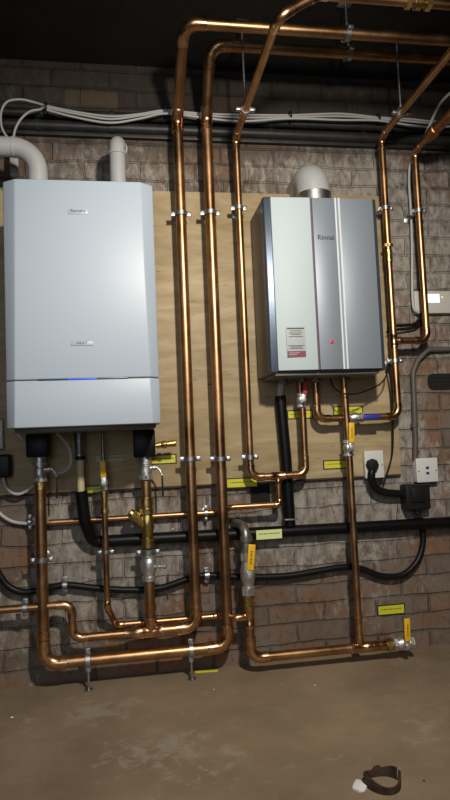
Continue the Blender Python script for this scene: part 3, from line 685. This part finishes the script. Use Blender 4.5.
# N : gas to boiler
dN = .10; xN = X(105.5, 540, dN); dg2 = .035
zN0 = Z(106, 492, dN); zg = Z(185, 619, dg2)
Np = pipe_run('copper_gas_pipe', 'thin copper gas pipe from under boiler middle, running low to gas main', 'copper pipe',
  [(xN,-dN,zN0), (xN,-dN,Z(107,607,dN)), (xN+.028,-dg2,zg), (xK-.10,-dg2,zg), (xK-.055,-dG,zKt), (xK-.03,-dG,zKt)], .0115, bend=.022)
B().lathe((xN,-dN,Z(106,514,dN)), (0,0,1), [(0,.012),(.002,.016),(.02,.016),(.022,.0125),(.06,.0125),(.062,.016),(.085,.016),(.086,.011)], 10).build('brass_adaptor', M['brass'], Np)
lever_valve('gas_valve', 'small gas valve with yellow lever under the boiler middle', (xN,-dN,Z(106,482,dN)), (0,0,1), .0095, True, (-.02,0,1), .06, 'yellow', L=.06, hw=.022)
pz = Z(106, 474, dN)
cnp = B().sweep([(xN,-dN,pz), (xN,-dN,pz+.06), (xN,-dN,bb_-.008)], [.0075,.0065,.0065], 12).build('flexible_connector', M['iron'], loc=(xN,-dN,pz)); tag(cnp, 'thin grey connector between boiler underside and small yellow-levered valve', 'connector')
# cream condensate pipe and its black insulated continuation
dP = .10; xP = X(80.5, 470, dP)
cp = thing('condensate_pipe', 'cream plastic pipe dropping from boiler into black insulation', 'waste pipe', (xP,-dP,Z(80,492,dP)))
B().sweep([(xP,-dP,Z(80,492,dP)-.01), (xP,-dP,bb_-.03)], .0135, 18).build('pipe', M['cream'], cp)
B().lathe((xP-.002,-dP,Z(80,457,dP)), (0,0,1), [(0,.014),(.001,.0175),(.012,.0175),(.013,.015),(.02,.016),(.05,.016),(.052,.019),(bb_-.01-Z(80,457,dP),.019)], 18).build('grey_socket', M['iron'], cp)
B().ring((xP,-dP,Z(80,458,dP)), (0,0,1), .0135, .0195, .014, 18).build('rubber_collar', M['black'], cp)
dI = .042; zI0 = Z(110, 541, dI); zI1 = Z(445, 525, dI)
ins = thing('insulated_pipe', 'black foam-insulated pipe running the wall under plywood from cream pipe', 'insulated pipe', (xP,-dP,Z(80,491,dP)))
path, _ = fillet([(xP,-dP,Z(80,491,dP)), (xP+.010,-dP*.9,Z(84,522,dP)), (xP+.035,-dI,zI0), (xP+.1,-dI,zI0), (.7,-dI,(zI0+zI1)/2+.004), (2.2,-dI,zI1)], .05, 8)
B().sweep(path, .0225, 18).build('pipe_lagging', M['rubber'], ins)
dV = .05; q = at(282, 394, dV); 
iv = thing('insulated_pipe', 'black foam-insulated pipe dropping straight from the silver heater', 'insulated pipe', (q.x,-dV,Z(290,525,dV)))
B().sweep([(X(280,396,.05),-.05,Z(280,396,.05)), (X(286,460,.05),-.05,Z(286,460,.05)), (X(290,526,.045),-.045,Z(290,526,.045))], .0225, 18).build('pipe_lagging', M['rubber'], iv)
B().sweep([(X(280,398,.05),-.05,Z(280,398,.05)), (X(281,385,.075),-.075,Z(281,385,.075)), (X(283,374,.08),-.08,hb-.008)], .0125, 14).build('grey_stub', M['pvc'], iv)
B().box((X(290,522,dV),-.050,Z(290,519,dV)), (.05,.05,.006), .001).build('lagging_tape', M['iron'], iv)
tp = B(); xx = X(192,537,.05)
# ------------------------------------------------------------------ clips on the risers
up = (0,0,1)
for (px, py, x, r, d, lab) in [
    (180, 214, xA, R42, dA, 'upper clip on the riser nearest the boiler'),
    (209, 213, xB, R42, dA, 'upper clip on the second riser from the boiler'),
    (236.5, 208, xC, R28, dC, 'upper clip on the slender pipe left of the silver heater'),
    (190.5, 459, xA, R42, dA, 'lower clip on the riser nearest the boiler, at plywood foot'),
    (219, 459, xB, R42, dA, 'lower clip on the second riser, near the plywood foot'),
    (246.5, 457.5, xC, R28, dC, 'lower clip on the slender pipe, above its bottom elbow'),
    (386, 208.5, xD, R28, dD, 'upper clip on the pipe hugging the heater right side'),
    (416.5, 211, xE, R28, dD, 'clip on the rightmost upright pipe, above the controller'),
    (395, 361, xD, R28, dD, 'lower clip on the pipe at heater bottom right corner'),
    (41, 560, xL, R42, dA, 'clip on the leftmost thick pipe under the boiler'),
    (106, 552, xN, .0115, dN, 'clip on the thin gas pipe below the boiler middle')]:
    z = Z(px, py, d); on = bz0 < z < bz1 and x < bx1
    clip((x,-d,z), up, r, lab, wall_d=.0205 if on else 0)
# bottom hangers on the floor-level run
for px, py, lab in ((88, 658, 'drop bracket on the lowest copper run, left one'), (191, 651, 'drop bracket on the lowest copper run, right one near yellow strip')):
    x = X(px, py, dA); root = thing('pipe_bracket', lab, 'pipe bracket', (x,-dA,.0), 'floor brackets of the lowest run')
    B().ring((x,-dA,zBr), (1,0,0), R42+.0005, R42+.005, .018).build('band', M['galv'], root)
    for s_ in (-1, 1):
        B().box((x,-dA,zBr+s_*(R42+.012)), (.018,.008,.018), .0015).build('clamp_lug', M['galv'], root)
    B().lathe((x,-dA,.001), (0,0,1), [(0,.016),(.003,.016),(.004,.005),(zBr-R42-.02,.005)], 10).build('threaded_rod', M['galv'], root)
    B().lathe((x,-dA-.014,zBr+R42+.012), (0,1,0), [(0,.005),(.003,.0065),(.012,.0065)], 6).build('screw', M['chrome'], root)
# thin branch pipe clips
for px, py, lab in ((206, 513, 'bright small clip on thin pipe between the two thick risers'), (30, 522, 'small clip holding grey cable left of leftmost thick pipe')):
    c = at(px, py, dS); zc = zS if px > 100 else c.z
    clip((c.x,-dS,zc), (1,0,0), R22 if px > 100 else .009, lab, ears='z', wall_d=0, group=None)
c = at(25, 607, dA); plastic_clip((c.x,-dA,z607), (1,0,0), R28, 'small saddle clip on copper pipe at lower left edge')
# ------------------------------------------------------------------ ceiling hangers
def hanger(px, py, x, d, zp, r, axis, lab, ztop=2.415):
    root = thing('hanger_rod', lab, 'pipe hanger', (x,-d,ztop))
    B().lathe((x,-d,zp+r+.006), (0,0,1), [(0,.008),(.01,.008),(.011,.0045),(ztop-zp-r-.006,.0045)], 10).build('rod', M['galv'], root)
    B().ring((x,-d,zp), axis, r+.0005, r+.005, .020).build('band', M['galv'], root)
    e = Vector(axis).cross(Vector((0,0,1))).normalized()
    for s_ in (-1, 1): B().box(Vector((x,-d,zp))+e*s_*(r+.012), (.02,.02,.012), .002).build('clamp_lug', M['galv'], root)
    B().box((x,-d,ztop-.004), (.05,.05,.006), .001).build('ceiling_plate', M['galv'], root)
# distance of the perpendicular pipes at the photographed bands: x known, solve depth
dh = depth_for(245, 101, xC); hanger(245, 101, xC, dh, zC, R28, (0,1,0), 'hanger rod and ring on the slender pipe, left of heater flue')
dh = depth_for(401, 114, xD); hanger(401, 114, xD, dh, zD, R28, (0,1,0), 'hanger rod and ring on the pipe above heater right side')
x = X(347, 30, dAc); hanger(347, 30, x, dAc, ZA, R42, (1,0,0), 'hanger rod holding the upper ceiling pipe')
x = X(349, 57, dBc); hanger(349, 57, x, dBc, ZB, R42, (1,0,0), 'hanger rod with bright bolt holding the lower ceiling pipe')
# ------------------------------------------------------------------ dark conduits under the ceiling
for k, (py0, px0, r, lab) in enumerate(((120, 200, .017, 'upper dark conduit along the wall top behind white cables'), (131.5, 200, .021, 'lower dark conduit along the wall top above plywood'))):
    dq = r+.004; z = Z(px0, py0, dq); root = thing('wall_conduit', lab, 'conduit', (-2.19, -dq, z))
    B().sweep([(-2.19,-dq,z), (3.19,-dq,z)], r, 18).build('conduit_tube', M['darksteel'], root)
    for px in (38, 112, 270, 362):
        xx = X(px, py0, dq); B().ring((xx,-dq,z), (1,0,0), r, r+.003, .02, 20).build('conduit_saddle', M['darksteel'], root)
z = Z(200, 139, .02)
o = B().box((.5,-.012,z+.005), (5.38,.022,.022), .002).build('timber_batten', M['darksteel'], loc=(.5,-.012,z)); tag(o, 'long dark batten under the conduits, just above plywood top', 'batten')
# ------------------------------------------------------------------ white cables along the top
import itertools
base = [(47,108),(75,114),(110,119),(140,116),(165,112),(200,115),(240,118),(290,117),(340,117),(378,119),(410,122),(436,124),(470,122)]
cg = 'white cables along the wall top'
cab_lab = ['white cable in the wall-top bundle, uppermost strand looping over the boiler',
           'white cable in wall-top bundle, second strand arching down to boiler duct',
           'white cable in the wall-top bundle, third strand hidden among others', 'white cable in the wall-top bundle, lowest sagging strand']
for k in (0, 1, 3):
    d = .041 + k*.0105
    pts = []
    for j, (px, py) in enumerate(base):
        off = [(-2.0,-2.2,-2.6,-1.9,-1.5,-1.5,-3.2,-1.8,-3.2,-1.6,-2.8,-2.4,-2.4), (0,-.2,.2,-.4,0,.3,-.4,.2,-.6,-.3,-.5,-.4,-.4), (1.5,1.2,1.6,1,1.2,1.6,1.3,1.0,1.4,1.2,1.6,1.3,1.3), (2.0,3.2,3.8,2.6,1.6,2.4,3.2,1.6,3.0,1.6,3.2,3.0,3.0)][k][j]
        pts.append(at(px, py+off, d))
    if k == 0: pts = [at(9,140,.10), at(2,128,.10), at(1,113,.10), at(7,102,.10), at(20,99.5,.09), at(33,102,.075)] + pts
    if k == 1: pts = [at(13.5,141,.10), at(15,130,.10), at(21,119,.10), at(30,111.5,.09), at(40,109.5,.075)] + pts
    cable('white_cable', cab_lab[k], 'cable', pts, .0046, 'cable_white', cg)
for (px, py), lab in zip(((46.5,108),(165,112),(290,117),(378,119)), ('black cable tie above the boiler left', 'black cable tie left of the riser nearest boiler', 'black cable tie above the heater flue', 'black cable tie beside the right hanger ring')):
    c = at(px, py, .057); o = B().ring(c, (1,0,.05), .0205, .0235, .006, 16).build('cable_tie', M['black'], loc=c); tag(o, lab, 'cable tie', 'black cable ties on the white cables')
# ------------------------------------------------------------------ cables under the boiler
cable('white_cable', 'white cable loop hanging under the boiler left of the cream pipe', 'cable', [at(53,431,.14), at(60,436,.14), at(68,446,.14), at(71,458,.13), at(69,467,.12), at(63,472,.11), at(56,473,.09), at(50,471,.08)], .0052, 'cable_white')
cable('white_cable', 'short white cable slanting down from the boiler underside at left', 'cable', [at(12,428,.12), at(20,437,.11), at(27,444,.10), at(32,450,.08)], .0045, 'cable_white')
cable('white_cable', 'white cable drooping from black plug at left edge to thick pipe', 'cable', [at(3,476,.05), at(5,485,.05), at(11,492,.05), at(19,494,.05), at(28,490,.05), at(35,484,.05)], .0058, 'cable_white')
cable('grey_cable', 'grey cable curving in from lower left edge behind thick pipe', 'cable', [at(-20,498,.02), at(-5,509,.02), at(4,517,.02), at(14,522,.02), at(28,523.5,.025), at(40,522,.03)], .0065, 'cable_white')
c = at(0, 434, .02); a = at(4, 420, .02); a2 = at(4, 449, .02)
sk0 = thing('socket_outlet', 'white socket plate at left edge with black plug beneath boiler', 'socket', (a.x-.04,-.02,a2.z))
B().box((a.x-.043,-.036,(a.z+a2.z)/2), (.086,.030,a.z-a2.z), .004).build('faceplate', M['control'], sk0)
B().lathe((a.x-.006,-.052,(a.z+a2.z)/2+.002), (0,1,0), [(0,.003),(.002,.0035)], 10).build('screw', M['iron'], sk0)
a = at(12, 454, .04); a2 = at(12, 477, .04)
pg = B().box((a.x-.035,-.048,(a.z+a2.z)/2), (.07,.050,a.z-a2.z), .010, None, 3).build('plug_adaptor', M['black'], loc=(a.x-.035,-.02,a2.z)); tag(pg, 'black plug block below socket at the left edge', 'plug')
# ------------------------------------------------------------------ long black armoured cable low on wall
cable('black_cable', 'thick black cable looping low across the wall to black box', 'cable',
  [at(-12,560,.03), at(-2,573,.03), at(8,586,.03), at(22,592,.03), at(40,590,.03), at(65,585,.03), at(95,588,.03), at(130,590,.03), at(160,588,.03), at(185,580,.03), at(205,575.5,.03), at(240,577,.03), at(285,576,.03), at(320,570.5,.03), at(345,567,.03), at(362,569,.03), at(382,576,.03), at(402,575,.03), at(416,563,.025), at(422,548,.018), at(423,534,.016), at(420,518,.016)], .0125, 'blackcable', n=8, seg=14)
for px, py, lab in ((65,585,'saddle clip on black cable, right of leftmost thick pipe'), (207,575.5,'saddle clip on black cable between the two thick risers')):
    plastic_clip(at(px, py, .03), (1,0,.05), .0125, lab)
# black enclosure + flex + sockets on the right
a = at(404, 485, .05); b_ = at(430, 509, .05); cx = (a.x+b_.x)/2
eb = thing('cable_gland_box', 'black enclosure below the fused spur where black cables meet', 'electrical box', (cx,-.001,b_.z))
B().box((cx,-.033,(a.z+b_.z)/2), (b_.x-a.x,.062,a.z-b_.z), .008, None, 3).build('box_body', M['black'], eb)
B().box((cx-.004,-.068,(a.z+b_.z)/2+.01), (.055,.012,.055), .004).build('box_lid', M['black'], eb)
B().lathe((X(417,508,.035),-.035,Z(417,508,.035)), (0,0,-1), [(-.005,.024),(.01,.024),(.012,.016),(.022,.016),(.023,.012)], 10).build('cable_gland', M['black'], eb)
def plate(name, px0, py0, px1, py1, lab, depth=.035, d=.0):
    a = at(px0, py0, d+depth); b_ = at(px1, py1, d+depth); cx, cz = (a.x+b_.x)/2, (a.z+b_.z)/2; w, h = b_.x-a.x, a.z-b_.z
    o = thing(name, lab, 'socket', (cx,-d,cz-h/2))
    B().box((cx,-d-depth/2,cz), (w*.96,depth,h*.96), .002).build('back_box', M['socket'], o)
    B().box((cx,-d-depth-.003,cz), (w,.009,h), .003, None, 3).build('faceplate', M['socket'], o)
    for s_ in (-1, 1): B().lathe((cx+s_*w*.40,-d-depth-.0085,cz-.003), (0,1,0), [(0,.002),(.001,.0036),(.003,.0036)], 10).build('screw', M['iron'], o)
    return o, cx, cz, w, h, -d-depth-.0075
o, cx, cz, w, h, yf = plate('socket_outlet', 363.5, 451, 384, 477.5, 'white single socket on plywood with black plug in it', .02, .02)
pg = thing('black_plug', 'round-topped black plug in white socket on the plywood', 'plug', (X(372.5,465,.06), yf, cz))
pc = Vector((X(372.5,465,.06), yf, Z(372.5,465,.06)))
B().lathe(pc+Vector((0,.001,0)), (0,-1,0), [(0,.025),(.018,.026),(.028,.022),(.030,.012)], 8).build('plug_body', M['black'], pg)
cable('black_flexible_conduit', 'black flexible conduit curving from plug to the black enclosure', 'cable', [pc+Vector((0,-.010,-.015)), at(371.5,474,.065), at(372,482,.06), at(377,489,.055), at(386,492.5,.05), at(396,493.5,.045), at(407,494,.04)], .0155, 'blackcable', seg=14)
o, cx, cz, w, h, yf = plate('fused_spur', 415, 458.5, 438, 481.5, 'white fused spur plate with two dark windows, right of plywood', .034, 0)
for s_, dz in ((0, .010), (0, -.012)):
    B().box((cx+.000,yf-.0015,cz+dz), (.013,.004,.010), .001).build('switch_window', M['bluedark'], o)
# grey conduit to the spur
dq = .02
pts = [(X(415,460,dq),-dq,Z(419,460,dq)), (X(415.5,440,dq),-dq,Z(415,440,dq)), (X(413,372,dq),-dq,Z(413,372,dq)), (X(418,360,dq),-dq,Z(418,360,dq)), (X(428,349.5,dq),-dq,Z(428,349.5,dq)), (2.2,-dq,Z(428,349.5,dq)+.0)]
root = thing('grey_conduit', 'dull grey conduit rising from the fused spur and bending right', 'conduit', pts[0])
path, _ = fillet(pts, .05, 8); B().sweep(path, .0115, 16).build('conduit_tube', M['greyconduit'], root)
B().ring(at(414.5,425,dq), (0,0,1), .011, .015, .02, 18).build('conduit_saddle', M['greyconduit'], root)
# ------------------------------------------------------------------ controller
a = at(414, 291, .03); b_ = at(460, 313, .03); cx, cz = (a.x+b_.x)/2, (a.z+b_.z)/2; w, h = b_.x-a.x, a.z-b_.z
ct = thing('wall_controller', 'beige wall controller with lit screen on brick, right edge', 'controller', (cx,-.001,cz-h/2))
B().box((cx,-.016,cz), (w,.030,h), .004, None, 3).build('controller_case', M['control'], ct)
a = at(427.5, 294, .033); b_ = at(440, 302.5, .033)
B().box(((a.x+b_.x)/2,-.031,(a.z+b_.z)/2), (b_.x-a.x,.003,a.z-b_.z), .0008).build('screen', M['screen'], ct)
q = at(442.5, 297, .033); B().lathe((q.x,-.0295,q.z), (0,-1,0), [(0,.0045),(.002,.004),(.003,.002)], 12).build('led', M['led'], ct)
cable('white_cable', 'white cable beside rightmost upright pipe, down to the controller', 'cable', [at(456,88,.30), at(440,104,.25), at(428,129,.18), at(420,147,.11), at(411,162,.06), at(409,180,.04), at(411,215,.035), at(412,250,.035), at(412,280,.035), at(412.5,298,.035), at(414,309,.035), at(419,313,.03)], .0055, 'cable_white')
cable('black_flex', 'upper of two black flexes curving left under the controller', 'cable', [at(421,313,.03), at(419,319,.03), at(414,324,.03), at(405,325.5,.03), at(393,326,.04), at(388,328,.06)], .006, 'blackcable', 'black flexes under the controller')
cable('black_flex', 'lower of two black flexes curving left under the controller', 'cable', [at(423,313,.025), at(422,320,.025), at(416,327,.025), at(405,329.5,.025), at(393,330,.04), at(388,332,.06)], .0045, 'blackcable', 'black flexes under the controller')
# thin dark wires of the heater
cable('black_flex', 'thin dark wire drooping beneath the silver heater', 'cable', [at(330,376,.10), at(333,386,.12), at(342,393,.165), at(355,394,.16), at(368,390,.14), at(380,384,.13), at(386,376,.12), at(387,368,.1)], .0028, 'blackcable')
cable('black_flex', 'thin dark wire hanging down beside heater to the plug', 'cable', [at(388,366,.075), at(391,385,.07), at(392.5,410,.066), at(393,438,.06), at(392,455,.055), at(388,470,.05), at(383,482,.05), at(377,487,.055)], .0035, 'blackcable')
# ------------------------------------------------------------------ yellow labels
def label_strip(px0, py0, px1, py1, lab, d=.0202, m='label', border=True, name='pipe_label'):
    a = at(px0, py0, d); b_ = at(px1, py1, d); cx, cz = (a.x+b_.x)/2, (a.z+b_.z)/2; w, h = b_.x-a.x, a.z-b_.z
    o = thing(name, lab, 'label', (cx,-d,cz))
    if border: B().box((cx,-d-.0008,cz), (w+.010,.0014,h+.009)).build('label_backing', M['ink'], o)
    s_ = B().box((cx,-d-.0016,cz), (w,.0016,h)).build('label_face', M[m], o)
    ik = B(); n = max(3, int(w/.009)); random.seed(int(px0*7))
    x = cx-w*.40
    while x < cx+w*.36:
        ww = random.uniform(.003,.009); ik.box((x+ww/2,-d-.0026,cz+h*.08), (ww,.0005,h*.10)); x += ww+.003
    ik.build('print_line', M['ink'], s_)
    return o
label_strip(150, 456, 175.5, 462.5, 'yellow label on plywood beside the right boiler valve', border=True)
label_strip(84, 487, 103, 492, 'yellow label on plywood edge between cream pipe and yellow-levered valve')
label_strip(96, 456, 123, 461, 'faded clear label on plywood behind the small gas valve', m='label_faded', border=False)
label_strip(227, 479.5, 257, 486, 'yellow label at the plywood foot right of the second riser')
label_strip(288, 411.5, 312, 417.5, 'yellow label behind the red-levered valve')
label_strip(334, 407.5, 362, 413.5, 'yellow label above the blue-levered valve', border=True)
label_strip(324, 461.5, 346, 467.5, 'yellow label on plywood left of the socket')
label_strip(256, 530.5, 282, 538, 'pale lime label stuck on black insulated pipe', d=.066, m='label_pale', border=False)
label_strip(378, 606.5, 404, 612.5, 'yellow label on brick near the floor above end valve', d=.001)
o = B(); a = onfloor(195, 673); b_ = onfloor(218, 671.5)
rot = Matrix.Rotation(math.atan2(b_.y-a.y, b_.x-a.x), 3, 'Z'); o.box(((a.x+b_.x)/2,(a.y+b_.y)/2,.0035), (b_.x-a.x,.012,.006), .001, rot)
tag(o.build('yellow_strip', M['label'], loc=((a.x+b_.x)/2,(a.y+b_.y)/2,0)), 'thin yellow strip lying on floor beneath the lowest copper run', 'strip')
# small wall debris: red probe and screw
a = at(168, 574, .02); b_ = at(168, 600, .02)
o = B().sweep([a, b_], [.003,.002], 8).build('red_tag', M['maroon'], loc=b_); tag(o, 'thin dark red tag hanging on brick right of the drain valve', 'tag')
a = at(172, 529, .0); o = B().lathe((a.x,.0,a.z), (0,-1,0), [(0,.004),(.03,.004),(.031,.008),(.037,.008),(.038,.004)], 8).build('wall_bolt', M['iron'], loc=a); tag(o, 'small bolt in the brick above the black insulated pipe', 'bolt')
# ------------------------------------------------------------------ floor items
c = onfloor(383.5, 785); rr = .045
b = B(); seg = 40; rings = []
for k in range(seg+1):
    t = .35 + (2*PI-.25)*k/seg
    hh = .023 + .006*math.sin(t*2.1+1.0) + (.008 if 1.3 < (t % (2*PI)) < 1.75 else 0)
    wob = 1+.05*math.sin(3*t)
    rings.append([b.bm.verts.new((c.x+math.cos(t)*r_2*wob, c.y+math.sin(t)*r_2*wob, z)) for r_2, z in ((rr,.0005),(rr*1.03,hh),(rr*.93,hh),(rr*.90,.0005))])
for k in range(seg):
    for j in range(4): b.bm.faces.new((rings[k][j], rings[k+1][j], rings[k+1][(j+1)%4], rings[k][(j+1)%4]))
b.bm.faces.new(rings[0]); b.bm.faces.new(list(reversed(rings[-1])))
tag(b.build('metal_ring', M['rust'], loc=(c.x,c.y,0)), 'rusty broken metal ring lying on the concrete floor', 'metal ring')
c = onfloor(359, 786); b = B(); random.seed(3)
vs = [b.bm.verts.new((c.x+math.cos(t)*r_3, c.y+math.sin(t)*r_3*1.6, .002+random.uniform(0,.007))) for t, r_3 in ((2*PI*k/9, random.uniform(.009,.023)) for k in range(9))]
cv = b.bm.verts.new((c.x, c.y, .012))
for k in range(9): b.bm.faces.new((vs[k], vs[(k+1)%9], cv))
bot = [b.bm.verts.new((v.co.x, v.co.y, .0004)) for v in vs]
for k in range(9): b.bm.faces.new((vs[k], bot[k], bot[(k+1)%9], vs[(k+1)%9]))
b.bm.faces.new(bot)
tag(b.build('paper_scrap', M['scrap'], loc=(c.x,c.y,0)), 'crumpled white scrap on the floor beside the rusty ring', 'scrap')
crumbs = ['pale crumb of mortar on floor, near the worn patch at left', 'pale crumb of mortar on floor below the right bracket', 'tiny dark chip on the floor beyond the rusty ring', 'pale crumb on floor in front of the gas main']
for (px, py, s_, mm), lab in zip(((12,718,.005,'scrap'),(214,690,.004,'pvc'),(424,781,.003,'rust'),(315,686,.005,'pvc')), crumbs):
    c = onfloor(px, py); b = B(); b.sphere((c.x,c.y,s_*.45), s_, (1.2,.9,.5), 8)
    tag(b.build('mortar_crumb', M[mm], loc=(c.x,c.y,0)), lab, 'debris')

# ------------------------------------------------------------------ camera & light
cd = bpy.data.cameras.new('camera'); cam = bpy.data.objects.new('camera', cd); C.objects.link(cam)
cd.sensor_fit = 'VERTICAL'; cd.sensor_height = 36; cd.lens = F/800*36; cd.clip_start = .01
mw = Matrix((RT, UP, -FW)).transposed().to_4x4(); mw.translation = CAM; cam.matrix_world = mw
bpy.context.scene.camera = cam
def light(kind, name, loc, target, power, col, **k):
    l = bpy.data.lights.new(name, kind); l.energy = power; l.color = col
    for a, v in k.items(): setattr(l, a, v)
    o = bpy.data.objects.new(name, l); C.objects.link(o); o.location = loc
    o.rotation_euler = (Vector(target)-Vector(loc)).to_track_quat('-Z', 'Y').to_euler(); return o
light('SPOT', 'work_lamp', (.50,-2.05,1.92), (.40,0,.88), 165, (1,.93,.82), spot_size=math.radians(104), spot_blend=.85, shadow_soft_size=.06)
light('AREA', 'cool_fill', (-.6,-4.3,1.6), (.3,0,1.3), 24, (.75,.86,1.0), shape='RECTANGLE', size=1.2, size_y=1.7)  # unseen cool fill added behind the camera, the room has no doorway
w = bpy.data.worlds.new('world'); bpy.context.scene.world = w; w.use_nodes = True
w.node_tree.nodes['Background'].inputs[0].default_value = (.6,.7,.8,1); w.node_tree.nodes['Background'].inputs[1].default_value = .05
vs_ = bpy.context.scene.view_settings
vs_.view_transform = 'Standard'; vs_.look = 'None'; vs_.gamma = 1; vs_.use_curve_mapping = False; vs_.exposure = 0.0
